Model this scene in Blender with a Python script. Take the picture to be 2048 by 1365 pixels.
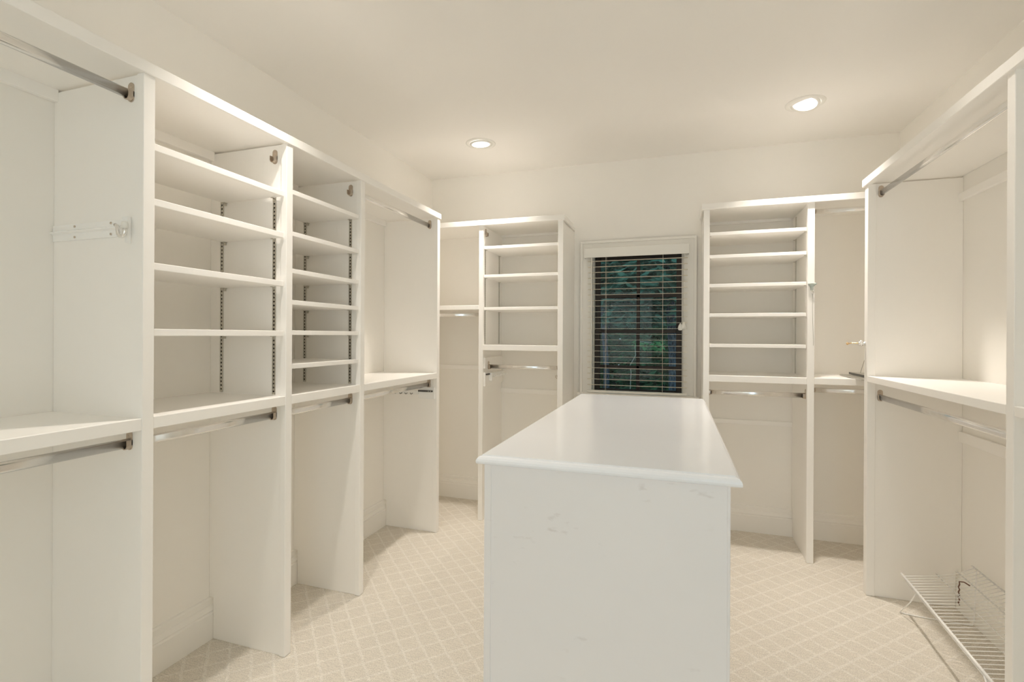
import bpy, bmesh, math, random
from mathutils import Vector, Matrix

scene = bpy.context.scene
for o in list(bpy.data.objects):
    bpy.data.objects.remove(o, do_unlink=True)
COL = scene.collection
PI = math.pi
R = math.radians

# ------------------------------------------------------------------ camera
cam_d = bpy.data.cameras.new('camera')
cam = bpy.data.objects.new('camera', cam_d)
COL.objects.link(cam)
yaw, roll = R(18.203), R(0.285)
rt = Vector((math.cos(yaw), math.sin(yaw), 0))
fw = Vector((-math.sin(yaw), math.cos(yaw), 0))
up = Vector((0, 0, 1))
r2 = rt * math.cos(roll) + up * math.sin(roll)
u2 = -rt * math.sin(roll) + up * math.cos(roll)
m = Matrix((r2, u2, -fw)).transposed().to_4x4()
m.translation = Vector((0, 0, 1.30))
cam.matrix_world = m
cam_d.sensor_width = 36
cam_d.lens = 992.76 / 2048 * 36
cam_d.shift_y = -11.31 / 2048
cam_d.clip_start = 0.02
scene.camera = cam

# ------------------------------------------------------------------ world, lights, exposure
scene.view_settings.view_transform = 'Standard'
scene.view_settings.look = 'None'
scene.view_settings.exposure = -0.53
scene.view_settings.gamma = 1
scene.view_settings.use_curve_mapping = False
scene.cycles.adaptive_min_samples = 16
scene.cycles.adaptive_threshold = 0.12
scene.cycles.max_bounces = 20
scene.cycles.diffuse_bounces = 18
scene.cycles.glossy_bounces = 4
w = bpy.data.worlds.new('world')
scene.world = w
w.use_nodes = True
bg = w.node_tree.nodes['Background']
bg.inputs[0].default_value = (0.55, 0.85, 0.95, 1)
bg.inputs[1].default_value = 0.9

LAMP_POWER = 8.0
LAMP_COL = (1.0, 0.915, 0.82)
LAMP_SPREAD = R(92)


def area_light(name, loc, rot, sx, sy, power, color, disk=False, spread=PI):
    d = bpy.data.lights.new(name, 'AREA')
    d.shape = 'DISK' if disk else 'RECTANGLE'
    d.size = sx
    if not disk:
        d.size_y = sy
    d.energy = power
    d.color = color
    d.spread = spread
    o = bpy.data.objects.new(name, d)
    o.location = loc
    o.rotation_euler = rot
    COL.objects.link(o)
    return o


# daylight from the unseen doorway behind the camera, plus an added warm fill lamp at an invented window
area_light('doorway_daylight', (0.55, -1.78, 1.15), (R(-90), 0, PI), 0.95, 2.0, 14, (0.80, 0.90, 1.0))
area_light('rear_fill', (-0.95, -1.78, 1.45), (R(-90), 0, PI), 1.1, 1.3, 6, (1.0, 0.90, 0.77))
# added unseen fill lamp aimed up so that it bounces off the ceiling
area_light('bounced_fill', (-0.3, -0.7, 1.25), (PI, 0, 0), 0.6, 0.6, 2.5, (1.0, 0.95, 0.88), True)

# ------------------------------------------------------------------ materials
def new_mat(name):
    mt = bpy.data.materials.new(name)
    mt.use_nodes = True
    return mt, mt.node_tree, mt.node_tree.nodes['Principled BSDF']


def paint(name, col, rough=0.4, bump=0.02, scale=60, var=0.02, spec=0.5, stretch=(1, 1, 1)):
    mt, nt, b = new_mat(name)
    N, L = nt.nodes, nt.links
    tc = N.new('ShaderNodeTexCoord')
    mp = N.new('ShaderNodeMapping')
    mp.inputs['Scale'].default_value = stretch
    L.new(tc.outputs['Object'], mp.inputs[0])
    n = N.new('ShaderNodeTexNoise')
    n.inputs['Scale'].default_value = scale
    n.inputs['Detail'].default_value = 1
    L.new(mp.outputs[0], n.inputs['Vector'])
    n2 = N.new('ShaderNodeTexNoise')
    n2.inputs['Scale'].default_value = 2.2
    n2.inputs['Detail'].default_value = 0
    L.new(tc.outputs['Object'], n2.inputs['Vector'])
    mx = N.new('ShaderNodeMix')
    mx.data_type = 'RGBA'
    mx.inputs['A'].default_value = tuple(max(0, c - var) for c in col) + (1,)
    mx.inputs['B'].default_value = tuple(min(1, c + var) for c in col) + (1,)
    L.new(n2.outputs['Fac'], mx.inputs['Factor'])
    L.new(mx.outputs['Result'], b.inputs['Base Color'])
    bp = N.new('ShaderNodeBump')
    bp.inputs['Strength'].default_value = bump * 5
    bp.inputs['Distance'].default_value = 0.002
    L.new(n.outputs['Fac'], bp.inputs['Height'])
    L.new(bp.outputs[0], b.inputs['Normal'])
    b.inputs['Roughness'].default_value = rough
    b.inputs['Specular IOR Level'].default_value = spec
    if rough >= 0.7:          # matt wall paint: a plain diffuse surface, no bump
        d = N.new('ShaderNodeBsdfDiffuse')
        L.new(mx.outputs['Result'], d.inputs['Color'])
        out = next(q for q in N if q.type == 'OUTPUT_MATERIAL')
        L.new(d.outputs[0], out.inputs['Surface'])
    return mt


M = {}
M['wall'] = paint('wall_paint', (0.922, 0.904, 0.868), 0.75, 0.03, 120)
M['ceiling'] = paint('ceiling_paint', (0.90, 0.885, 0.86), 0.85, 0.02, 120)
M['cab'] = paint('cabinet_paint', (0.95, 0.935, 0.908), 0.42, 0.05, 45, 0.012, 0.4, (1, 1, 0.25))
M['trim'] = paint('trim_paint', (0.91, 0.895, 0.86), 0.45, 0.02, 60, 0.01, 0.4)
M['island'] = paint('island_paint', (0.87, 0.88, 0.885), 0.38, 0.03, 40, 0.01, 0.4)
M['top'] = paint('island_top_glare_tint', (0.90, 0.93, 0.975), 0.16, 0.008, 9, 0.01, 0.5)  # blue tint puts the window's sky glare into the lacquer colour
M['white_plastic'] = paint('white_plastic', (0.84, 0.83, 0.79), 0.35, 0.0, 50, 0.005)
M['blind'] = paint('blind_slat', (0.80, 0.74, 0.62), 0.5, 0.01, 80, 0.01)
M['vinyl_coat'] = paint('white_vinyl_coating', (0.95, 0.95, 0.94), 0.22, 0.0, 50, 0.005)


def metal(name, col, rough, noise=0.0):
    mt, nt, b = new_mat(name)
    b.inputs['Base Color'].default_value = col + (1,)
    b.inputs['Metallic'].default_value = 1
    b.inputs['Roughness'].default_value = rough
    if noise:
        N, L = nt.nodes, nt.links
        tc = N.new('ShaderNodeTexCoord')
        n = N.new('ShaderNodeTexNoise')
        n.inputs['Scale'].default_value = 35
        n.inputs['Detail'].default_value = 5
        mr = N.new('ShaderNodeMapRange')
        mr.inputs['To Min'].default_value = max(0.02, rough - noise)
        mr.inputs['To Max'].default_value = rough + noise
        L.new(tc.outputs['Object'], n.inputs['Vector'])
        L.new(n.outputs['Fac'], mr.inputs['Value'])
        L.new(mr.outputs[0], b.inputs['Roughness'])
    return mt


M['chrome'] = metal('chrome', (0.90, 0.89, 0.875), 0.20, 0.08)
M['nickel'] = metal('nickel_bracket', (0.58, 0.50, 0.42), 0.34, 0.05)
M['zinc'] = metal('zinc_standard', (0.62, 0.60, 0.55), 0.32, 0.05)
M['brass'] = metal('brass', (0.83, 0.60, 0.34), 0.22, 0.05)
M['steel_plate'] = metal('grey_steel_plate', (0.55, 0.54, 0.50), 0.35, 0.08)


def plain(name, col, rough=0.6):
    mt, nt, b = new_mat(name)
    b.inputs['Base Color'].default_value = col + (1,)
    b.inputs['Roughness'].default_value = rough
    return mt


M['dark'] = plain('dark_slot', (0.035, 0.03, 0.025), 0.7)
M['dark_metal'] = plain('dark_metal', (0.10, 0.095, 0.085), 0.45)
M['sash'] = paint('dark_brown_sash', (0.030, 0.020, 0.014), 0.5, 0.02, 60, 0.004)
M['cord_brown'] = plain('brown_cord', (0.20, 0.11, 0.08), 0.7)
M['cord_grey'] = plain('grey_cord', (0.42, 0.40, 0.36), 0.7)

# island side with scuff marks that belong to the paint
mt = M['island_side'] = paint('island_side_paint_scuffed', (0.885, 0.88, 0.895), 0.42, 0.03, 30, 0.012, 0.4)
nt = mt.node_tree
N, L = nt.nodes, nt.links
b = N['Principled BSDF']
src = b.inputs['Base Color'].links[0].from_socket
tc = N.new('ShaderNodeTexCoord')
mp = N.new('ShaderNodeMapping'); mp.inputs['Scale'].default_value = (14, 14, 34)
L.new(tc.outputs['Object'], mp.inputs[0])
sn = N.new('ShaderNodeTexNoise'); sn.inputs['Scale'].default_value = 1.4; sn.inputs['Detail'].default_value = 5
L.new(mp.outputs[0], sn.inputs['Vector'])
mask = N.new('ShaderNodeMapRange'); mask.inputs['From Min'].default_value = 0.63; mask.inputs['From Max'].default_value = 0.75
L.new(sn.outputs['Fac'], mask.inputs['Value'])
blob = N.new('ShaderNodeTexNoise'); blob.inputs['Scale'].default_value = 5.0
L.new(tc.outputs['Object'], blob.inputs['Vector'])
bm2 = N.new('ShaderNodeMapRange'); bm2.inputs['From Min'].default_value = 0.52; bm2.inputs['From Max'].default_value = 0.66
L.new(blob.outputs['Fac'], bm2.inputs['Value'])
mul = N.new('ShaderNodeMath'); mul.operation = 'MULTIPLY'
L.new(mask.outputs[0], mul.inputs[0]); L.new(bm2.outputs[0], mul.inputs[1])
mu2 = N.new('ShaderNodeMath'); mu2.operation = 'MULTIPLY'; mu2.inputs[1].default_value = 0.25
L.new(mul.outputs[0], mu2.inputs[0])
mx = N.new('ShaderNodeMix'); mx.data_type = 'RGBA'
mx.inputs['B'].default_value = (0.42, 0.36, 0.32, 1)
L.new(mu2.outputs[0], mx.inputs['Factor']); L.new(src, mx.inputs['A'])
L.new(mx.outputs['Result'], b.inputs['Base Color'])


def carpet_mat():
    mt, nt, b = new_mat('lattice_carpet')
    N, L = nt.nodes, nt.links

    def math_(op, a, bb=None, c=None):
        n = N.new('ShaderNodeMath')
        n.operation = op
        for i, v in enumerate((a, bb, c)):
            if v is None:
                continue
            if isinstance(v, (int, float)):
                n.inputs[i].default_value = v
            else:
                L.new(v, n.inputs[i])
        return n.outputs[0]
    tc = N.new('ShaderNodeTexCoord')
    dn = N.new('ShaderNodeTexNoise')
    dn.inputs['Scale'].default_value = 22
    dn.inputs['Detail'].default_value = 2
    L.new(tc.outputs['Object'], dn.inputs['Vector'])
    sp = N.new('ShaderNodeSeparateXYZ')
    L.new(tc.outputs['Object'], sp.inputs[0])
    wob = math_('MULTIPLY', math_('SUBTRACT', dn.outputs['Fac'], 0.5), 0.012)
    x, y = math_('ADD', sp.outputs[0], wob), math_('ADD', sp.outputs[1], wob)
    masks = []
    for expr, off, per in ((math_('ADD', x, y), 1.078, 0.112), (math_('SUBTRACT', y, x), 4.42, 0.121)):
        t = math_('DIVIDE', math_('SUBTRACT', expr, off), per)
        d = math_('MULTIPLY', math_('PINGPONG', math_('ADD', t, 100), 0.5), per)
        mr = N.new('ShaderNodeMapRange')
        mr.interpolation_type = 'SMOOTHSTEP'
        mr.inputs['From Min'].default_value = 0.0045
        mr.inputs['From Max'].default_value = 0.0115
        mr.inputs['To Min'].default_value = 1
        mr.inputs['To Max'].default_value = 0
        L.new(d, mr.inputs['Value'])
        masks.append(mr.outputs[0])
    line = math_('MAXIMUM', masks[0], masks[1])
    fn = N.new('ShaderNodeTexNoise')
    fn.inputs['Scale'].default_value = 210
    fn.inputs['Detail'].default_value = 3
    L.new(tc.outputs['Object'], fn.inputs['Vector'])
    # short pile rows running across the room
    mp = N.new('ShaderNodeMapping')
    mp.inputs['Rotation'].default_value = (0, 0, R(8))
    mp.inputs['Scale'].default_value = (14, 110, 1)
    L.new(tc.outputs['Object'], mp.inputs[0])
    rn = N.new('ShaderNodeTexNoise')
    rn.inputs['Scale'].default_value = 1.5
    rn.inputs['Detail'].default_value = 4
    L.new(mp.outputs[0], rn.inputs['Vector'])
    mx = N.new('ShaderNodeMix')
    mx.data_type = 'RGBA'
    mx.inputs['A'].default_value = CARPET_A
    mx.inputs['B'].default_value = CARPET_B
    fade = math_('MULTIPLY', line, math_('MULTIPLY_ADD', dn.outputs['Fac'], 0.9, 0.45))
    L.new(fade, mx.inputs['Factor'])
    g = math_('ADD', math_('MULTIPLY', math_('SUBTRACT', fn.outputs['Fac'], 0.5), 0.85),
              math_('MULTIPLY', math_('SUBTRACT', rn.outputs['Fac'], 0.5), 0.38))
    g = math_('ADD', g, 1.0)
    vm = N.new('ShaderNodeVectorMath')
    vm.operation = 'SCALE'
    L.new(mx.outputs['Result'], vm.inputs[0])
    L.new(g, vm.inputs['Scale'])
    L.new(vm.outputs[0], b.inputs['Base Color'])
    b.inputs['Roughness'].default_value = 0.95
    b.inputs['Specular IOR Level'].default_value = 0.1
    h = math_('ADD', math_('MULTIPLY', line, 0.5), math_('ADD', math_('MULTIPLY', fn.outputs['Fac'], 0.7), math_('MULTIPLY', rn.outputs['Fac'], 0.7)))
    bp = N.new('ShaderNodeBump')
    bp.inputs['Strength'].default_value = 0.45
    bp.inputs['Distance'].default_value = 0.006
    L.new(h, bp.inputs['Height'])
    L.new(bp.outputs[0], b.inputs['Normal'])
    return mt


CARPET_A = (0.715, 0.672, 0.60, 1)
CARPET_B = (0.785, 0.748, 0.682, 1)
M['carpet'] = carpet_mat()


def emit(name, col, s):
    mt = bpy.data.materials.new(name)
    mt.use_nodes = True
    nt = mt.node_tree
    nt.nodes.clear()
    e = nt.nodes.new('ShaderNodeEmission')
    e.inputs[0].default_value = col + (1,)
    e.inputs[1].default_value = s
    o = nt.nodes.new('ShaderNodeOutputMaterial')
    nt.links.new(e.outputs[0], o.inputs[0])
    return mt


M['lens'] = emit('lit_lamp_lens', (1.0, 0.95, 0.88), 5.0)


def glass_mat():
    mt = bpy.data.materials.new('window_glass')
    mt.use_nodes = True
    nt = mt.node_tree
    nt.nodes.clear()
    t = nt.nodes.new('ShaderNodeBsdfTransparent')
    t.inputs[0].default_value = (0.93, 0.97, 0.95, 1)
    g = nt.nodes.new('ShaderNodeBsdfGlossy')
    g.inputs['Roughness'].default_value = 0.0
    f = nt.nodes.new('ShaderNodeFresnel')
    f.inputs[0].default_value = 1.5
    mx = nt.nodes.new('ShaderNodeMixShader')
    o = nt.nodes.new('ShaderNodeOutputMaterial')
    nt.links.new(f.outputs[0], mx.inputs[0])
    nt.links.new(t.outputs[0], mx.inputs[1])
    nt.links.new(g.outputs[0], mx.inputs[2])
    nt.links.new(mx.outputs[0], o.inputs[0])
    return mt


M['glass'] = glass_mat()
mt, nt, b = new_mat('pale_green_acrylic')
b.inputs['Base Color'].default_value = (0.72, 0.80, 0.74, 1)
b.inputs['Roughness'].default_value = 0.12
b.inputs['Transmission Weight'].default_value = 0.5
M['acrylic'] = mt


def bark_mat():
    mt, nt, b = new_mat('tree_bark')
    N, L = nt.nodes, nt.links
    tc = N.new('ShaderNodeTexCoord')
    mp = N.new('ShaderNodeMapping')
    mp.inputs['Scale'].default_value = (30, 30, 11)
    L.new(tc.outputs['Object'], mp.inputs[0])
    v = N.new('ShaderNodeTexVoronoi')
    v.inputs['Scale'].default_value = 1.6
    L.new(mp.outputs[0], v.inputs['Vector'])
    cr = N.new('ShaderNodeValToRGB')
    cr.color_ramp.elements[0].color = (0.02, 0.05, 0.09, 1)
    cr.color_ramp.elements[1].color = (0.13, 0.20, 0.27, 1)
    cr.color_ramp.elements[0].position = 0.15
    cr.color_ramp.elements[1].position = 0.7
    L.new(v.outputs['Distance'], cr.inputs[0])
    L.new(cr.outputs[0], b.inputs['Base Color'])
    bp = N.new('ShaderNodeBump')
    bp.inputs['Distance'].default_value = 0.03
    L.new(v.outputs['Distance'], bp.inputs['Height'])
    L.new(bp.outputs[0], b.inputs['Normal'])
    b.inputs['Roughness'].default_value = 0.9
    return mt


def leaf_mat(name, c0, c1):
    mt, nt, b = new_mat(name)
    N, L = nt.nodes, nt.links
    tc = N.new('ShaderNodeTexCoord')
    n = N.new('ShaderNodeTexNoise')
    n.inputs['Scale'].default_value = 5
    n.inputs['Detail'].default_value = 3
    L.new(tc.outputs['Object'], n.inputs['Vector'])
    cr = N.new('ShaderNodeValToRGB')
    cr.color_ramp.elements[0].color = c0 + (1,)
    cr.color_ramp.elements[1].color = c1 + (1,)
    cr.color_ramp.elements[0].position = 0.38
    cr.color_ramp.elements[1].position = 0.62
    L.new(n.outputs['Fac'], cr.inputs[0])
    L.new(cr.outputs[0], b.inputs['Base Color'])
    b.inputs['Roughness'].default_value = 0.5
    return mt


M['bark'] = bark_mat()
M['leaf'] = leaf_mat('teal_green_leaves', (0.015, 0.10, 0.075), (0.18, 0.44, 0.35))
M['leaf2'] = leaf_mat('deep_green_leaves', (0.012, 0.075, 0.035), (0.04, 0.20, 0.09))
M['leaf3'] = leaf_mat('bright_green_leaves', (0.06, 0.28, 0.10), (0.16, 0.50, 0.22))
M['ground'] = plain('dark_forest_floor', (0.015, 0.035, 0.030), 0.95)

# ------------------------------------------------------------------ mesh helpers
def bx(bm, x0, x1, y0, y1, z0, z1, bev=0.0, mi=0):
    if x1 < x0: x0, x1 = x1, x0
    if y1 < y0: y0, y1 = y1, y0
    if z1 < z0: z0, z1 = z1, z0
    vs = [bm.verts.new(p) for p in ((x0, y0, z0), (x1, y0, z0), (x1, y1, z0), (x0, y1, z0),
                                    (x0, y0, z1), (x1, y0, z1), (x1, y1, z1), (x0, y1, z1))]
    fs = [bm.faces.new([vs[i] for i in f]) for f in ((3, 2, 1, 0), (4, 5, 6, 7), (0, 1, 5, 4), (1, 2, 6, 5), (2, 3, 7, 6), (3, 0, 4, 7))]
    for f in fs:
        f.material_index = mi
    if bev:
        es = list({e for f in fs for e in f.edges})
        r = bmesh.ops.bevel(bm, geom=es, offset=bev, segments=1, affect='EDGES', profile=0.5)
        for f in r['faces']:
            f.material_index = mi


def prism(bm, prof, axis, a, b_, mi=0, smooth=False):
    """extrude 2D profile [(p,q)] along axis (0,1,2) between a and b; p,q are the other two axes in order"""
    def P(p, q, t):
        if axis == 0: return (t, p, q)
        if axis == 1: return (p, t, q)
        return (p, q, t)
    A = [bm.verts.new(P(p, q, a)) for p, q in prof]
    B = [bm.verts.new(P(p, q, b_)) for p, q in prof]
    n = len(prof)
    fs = []
    for i in range(n):
        fs.append(bm.faces.new((A[i], A[(i + 1) % n], B[(i + 1) % n], B[i])))
        fs[-1].smooth = smooth
    fs.append(bm.faces.new(A[::-1]))
    fs.append(bm.faces.new(B))
    for f in fs:
        f.material_index = mi


def stadium(cx, cy, hw, hh, n=8):
    """vertical stadium / oval: half width hw, half height hh"""
    pts = []
    for i in range(n + 1):
        a = PI * i / n
        pts.append((cx + hw * math.cos(a), cy + (hh - hw) + hw * math.sin(a)))
    for i in range(n + 1):
        a = PI + PI * i / n
        pts.append((cx + hw * math.cos(a), cy - (hh - hw) + hw * math.sin(a)))
    return pts


def tube(bm, pts, r, n=8, mi=0, radii=None):
    pts = [Vector(p) for p in pts]
    rings = []
    prev = None
    for i, p in enumerate(pts):
        if i == 0: d = pts[1] - pts[0]
        elif i == len(pts) - 1: d = pts[-1] - pts[-2]
        else: d = (pts[i + 1] - pts[i]).normalized() + (pts[i] - pts[i - 1]).normalized()
        d.normalize()
        if prev is None:
            a = Vector((0, 0, 1)) if abs(d.z) < 0.9 else Vector((1, 0, 0))
            s = d.cross(a).normalized()
        else:
            s = (prev - d * prev.dot(d)).normalized()
        prev = s
        t = d.cross(s)
        rr = radii[i] if radii else r
        rings.append([bm.verts.new(p + (s * math.cos(2 * PI * k / n) + t * math.sin(2 * PI * k / n)) * rr) for k in range(n)])
    for a, b_ in zip(rings, rings[1:]):
        for k in range(n):
            f = bm.faces.new((a[k], a[(k + 1) % n], b_[(k + 1) % n], b_[k]))
            f.smooth = True
            f.material_index = mi
    f = bm.faces.new(rings[0][::-1]); f.material_index = mi
    f = bm.faces.new(rings[-1]); f.material_index = mi


def lathe(bm, prof, c, n=32, mi=0, smooth=True, rot=None):
    """prof [(r,z)], revolve about z at c"""
    rot = rot or Matrix.Identity(3)
    c = Vector(c)
    rings = []
    for r, z in prof:
        if r < 1e-6:
            rings.append([bm.verts.new(c + rot @ Vector((0, 0, z)))])
        else:
            rings.append([bm.verts.new(c + rot @ Vector((r * math.cos(2 * PI * k / n), r * math.sin(2 * PI * k / n), z))) for k in range(n)])
    for a, b_ in zip(rings, rings[1:]):
        for k in range(n):
            k2 = (k + 1) % n
            if len(a) == 1 and len(b_) == 1: continue
            if len(a) == 1: vs = (a[0], b_[k2], b_[k])
            elif len(b_) == 1: vs = (a[k], a[k2], b_[0])
            else: vs = (a[k], a[k2], b_[k2], b_[k])
            f = bm.faces.new(vs); f.smooth = smooth; f.material_index = mi


def tag(o, label=None, cat=None, group=None, kind=None):
    if label: o['label'] = label
    if cat: o['category'] = cat
    if group: o['group'] = group
    if kind: o['kind'] = kind
    return o


def world_loc(o):
    v = Vector((0, 0, 0))
    while o:
        v += o.location
        o = o.parent
    return v


def obj(name, bm, mats, parent=None, loc=None, label=None, kind=None):
    """link the bmesh (drawn in room coordinates) as one mesh object, origin at its parent's or at loc"""
    bmesh.ops.recalc_face_normals(bm, faces=bm.faces)
    org = world_loc(parent) if parent else Vector(loc or (0, 0, 0))
    if org.length:
        bmesh.ops.translate(bm, verts=bm.verts, vec=-org)
    me = bpy.data.meshes.new(name)
    bm.to_mesh(me)
    bm.free()
    for m_ in (mats if isinstance(mats, (list, tuple)) else [mats]):
        me.materials.append(m_)
    o = bpy.data.objects.new(name, me)
    COL.objects.link(o)
    if parent:
        o.parent = parent
    elif loc:
        o.location = loc
    tag(o, label=label, kind=kind)
    return o


def thing(name, loc, label, cat, group=None):
    o = bpy.data.objects.new(name, None)
    o.empty_display_size = 0.05
    o.location = loc
    COL.objects.link(o)
    return tag(o, label, cat, group)


def new():
    return bmesh.new()


def box_obj(name, dims, mat, parent=None, bev=0.0, label=None, kind=None, loc=None):
    bm = new()
    bx(bm, *dims, bev)
    return obj(name, bm, mat, parent, loc, label, kind)


# ------------------------------------------------------------------ room shell
XL, XR, YB, YF, ZC = -1.89, 1.31, 3.65, -1.85, 2.565
T = 0.10
bm = new(); bx(bm, XL - T, XR + T, YF - T, YB + T, -0.10, 0.0)
obj('floor', bm, M['carpet'], kind='structure')
bm = new(); bx(bm, XL - T, XR + T, YF - T, YB + T, ZC, ZC + 0.1)
obj('ceiling', bm, M['ceiling'], kind='structure')
bm = new(); bx(bm, XL - T, XL, YF - T, YB + T, 0, ZC)
obj('wall_left', bm, M['wall'], kind='structure')
bm = new(); bx(bm, XR, XR + T, YF - T, YB + T, 0, ZC)
obj('wall_right', bm, M['wall'], kind='structure')
WX0, WX1, WZ0, WZ1 = -0.578, 0.050, 0.885, 1.905      # window opening
bm = new()
bx(bm, XL, WX0, YB, YB + T, 0, ZC)
bx(bm, WX1, XR, YB, YB + T, 0, ZC)
bx(bm, WX0, WX1, YB, YB + T, 0, WZ0)
bx(bm, WX0, WX1, YB, YB + T, WZ1, ZC)
obj('wall_back', bm, M['wall'], kind='structure')
bm = new()                                              # wall behind the camera, with doorway and an added window
bx(bm, XL, -1.5, YF - T, YF, 0, ZC)
bx(bm, -1.5, -0.4, YF - T, YF, 0, 0.8)
bx(bm, -1.5, -0.4, YF - T, YF, 2.1, ZC)
bx(bm, -0.4, 0.07, YF - T, YF, 0, ZC)
bx(bm, 0.07, 1.03, YF - T, YF, 2.16, ZC)
bx(bm, 1.03, XR, YF - T, YF, 0, ZC)
obj('wall_front', bm, M['wall'], kind='structure')

# baseboards: base board, groove, cap
def baseboard(name, axis, wall, sgn, a, b_):
    bm = new()
    # profile as (distance from wall, z)
    prof = [(0, 0), (0.022, 0), (0.022, 0.108), (0.018, 0.113), (0.018, 0.117), (0.021, 0.121), (0.014, 0.140),
            (0.010, 0.143), (0.010, 0.165), (0.006, 0.172), (0, 0.174)]
    pr = [(wall + sgn * d, z) for d, z in prof]
    prism(bm, pr, axis, a, b_)
    return obj(name, bm, M['trim'], kind='structure')


baseboard('baseboard_left', 1, XL, 1, YF, YB)
baseboard('baseboard_back', 0, YB, -1, XL + 0.022, XR - 0.022)
baseboard('baseboard_right', 1, XR, -1, YF, YB)

# ------------------------------------------------------------------ window
win = bpy.data.objects.new('window_1', None)
win.location = (-0.264, YB, WZ0)
COL.objects.link(win)
tag(win, kind='structure')
bm = new()       # moulded casing on the wall face
cw = 0.088
for (a0, a1, b0, b1) in ((WX0 - cw, WX0, WZ0 - 0.01, WZ1 + cw), (WX1, WX1 + cw, WZ0 - 0.01, WZ1 + cw), (WX0, WX1, WZ1, WZ1 + cw)):
    bx(bm, a0, a1, YB - 0.014, YB, b0, b1, 0.001)
# raised outer band and inner bead
o_ = 0.018
for (a0, a1, b0, b1) in ((WX0 - cw, WX0 - cw + o_, WZ0 - 0.01, WZ1 + cw - o_), (WX1 + cw - o_, WX1 + cw, WZ0 - 0.01, WZ1 + cw - o_), (WX0 - cw, WX1 + cw, WZ1 + cw - o_, WZ1 + cw)):
    bx(bm, a0, a1, YB - 0.024, YB, b0, b1, 0.002)
for (a0, a1, b0, b1) in ((WX0 - 0.012, WX0, WZ0, WZ1 + 0.012), (WX1, WX1 + 0.012, WZ0, WZ1 + 0.012), (WX0, WX1, WZ1, WZ1 + 0.012)):
    bx(bm, a0, a1, YB - 0.019, YB, b0, b1, 0.002)
obj('casing', bm, M['trim'], win)
box_obj('sill', (WX0 - cw - 0.02, WX1 + cw + 0.02, YB - 0.045, YB + 0.05, WZ0 - 0.03, WZ0), M['trim'], win, 0.003)
box_obj('apron', (WX0 - cw, WX1 + cw, YB - 0.016, YB, WZ0 - 0.11, WZ0 - 0.03), M['trim'], win, 0.002)
bm = new()       # white jamb lining
bx(bm, WX0, WX0 + 0.012, YB, YB + T, WZ0, WZ1); bx(bm, WX1 - 0.006, WX1, YB, YB + T, WZ0, WZ1)
bx(bm, WX0, WX1, YB, YB + T, WZ1 - 0.012, WZ1); bx(bm, WX0, WX1, YB, YB + T, WZ0, WZ0 + 0.008)
obj('jamb', bm, M['white_plastic'], win)
# dark sashes at y = 3.70
SY = 3.695
sx0, sx1, sz0, sz1 = -0.566, 0.044, 0.893, 1.893
def sash(z0, z1, y, st, top, bot):
    bm = new()
    bx(bm, sx0, sx0 + st, y, y + 0.03, z0, z1, 0.002); bx(bm, sx1 - st, sx1, y, y + 0.03, z0, z1, 0.002)
    bx(bm, sx0 + st, sx1 - st, y, y + 0.03, z1 - top, z1, 0.002); bx(bm, sx0 + st, sx1 - st, y, y + 0.03, z0, z0 + bot, 0.002)
    return obj('sash', bm, M['sash'], win)
ux = sash(1.325, sz1, SY + 0.004, 0.038, 0.042, 0.022)
lx = sash(sz0, 1.345, SY - 0.012, 0.038, 0.024, 0.02)
for s_, zz, y in ((ux, 1.590, SY + 0.004), (lx, 1.072, SY - 0.012)):
    z0, z1 = (1.345, sz1 - 0.04) if s_ is ux else (sz0 + 0.02, 1.323)
    box_obj('muntin', (-0.268, -0.244, y + 0.006, y + 0.028, z0, z1), M['sash'], s_, 0.002)
    box_obj('muntin', (sx0 + 0.036, sx1 - 0.036, y + 0.006, y + 0.026, zz - 0.0125, zz + 0.0125), M['sash'], s_, 0.002)
    for (a0, a1) in ((sx0 + 0.038, -0.268), (-0.244, sx1 - 0.038)):
        for (b0, b1) in ((z0, zz - 0.0125), (zz + 0.0125, z1)):
            bm = new()
            vs = [bm.verts.new(p) for p in ((a0, y + 0.017, b0), (a1, y + 0.017, b0), (a1, y + 0.017, b1), (a0, y + 0.017, b1))]
            bm.faces.new(vs)
            obj('pane', bm, M['glass'], s_)

# ------------------------------------------------------------------ window blind
BX0, BX1, BY = -0.604, 0.079, 3.598
bl = thing('window_blind', (-0.263, BY, 0.9), 'white horizontal slat blind with open slats over the dark framed window', 'blind')
bm = new(); bx(bm, BX0, BX1, 3.578, 3.622, 1.870, 1.912, 0.002)
obj('headrail', bm, M['white_plastic'], bl)
bm = new()
bx(bm, -0.630, 0.088, 3.567, 3.573, 1.862, 1.930, 0.0015)
bx(bm, -0.630, -0.624, 3.573, 3.63, 1.862, 1.930, 0.0015)
bx(bm, 0.082, 0.088, 3.573, 3.63, 1.862, 1.930, 0.0015)
obj('valance', bm, M['white_plastic'], bl)
bm = new()
prof = []
nn = 6
for i in range(nn + 1):
    t = -1 + 2 * i / nn
    prof.append((BY + 0.019 * t, 0.0009 * (1 - t * t) + 0.0006))
for i in range(nn, -1, -1):
    t = -1 + 2 * i / nn
    prof.append((BY + 0.019 * t, 0.0009 * (1 - t * t) - 0.0006))
prism(bm, prof, 0, BX0, BX1)
bmesh.ops.translate(bm, verts=bm.verts, vec=(0, 0, 1.838))
s0 = obj('slat', bm, M['blind'], bl)
zs = 1.838
k = 1
while zs - 0.0405 * k > 0.925:
    c = s0.copy()
    COL.objects.link(c)
    c.location.z -= 0.0405 * k
    k += 1
bm = new(); bx(bm, BX0, BX1, 3.579, 3.617, 0.892, 0.908, 0.003)
obj('bottom_rail', bm, M['white_plastic'], bl)
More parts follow.
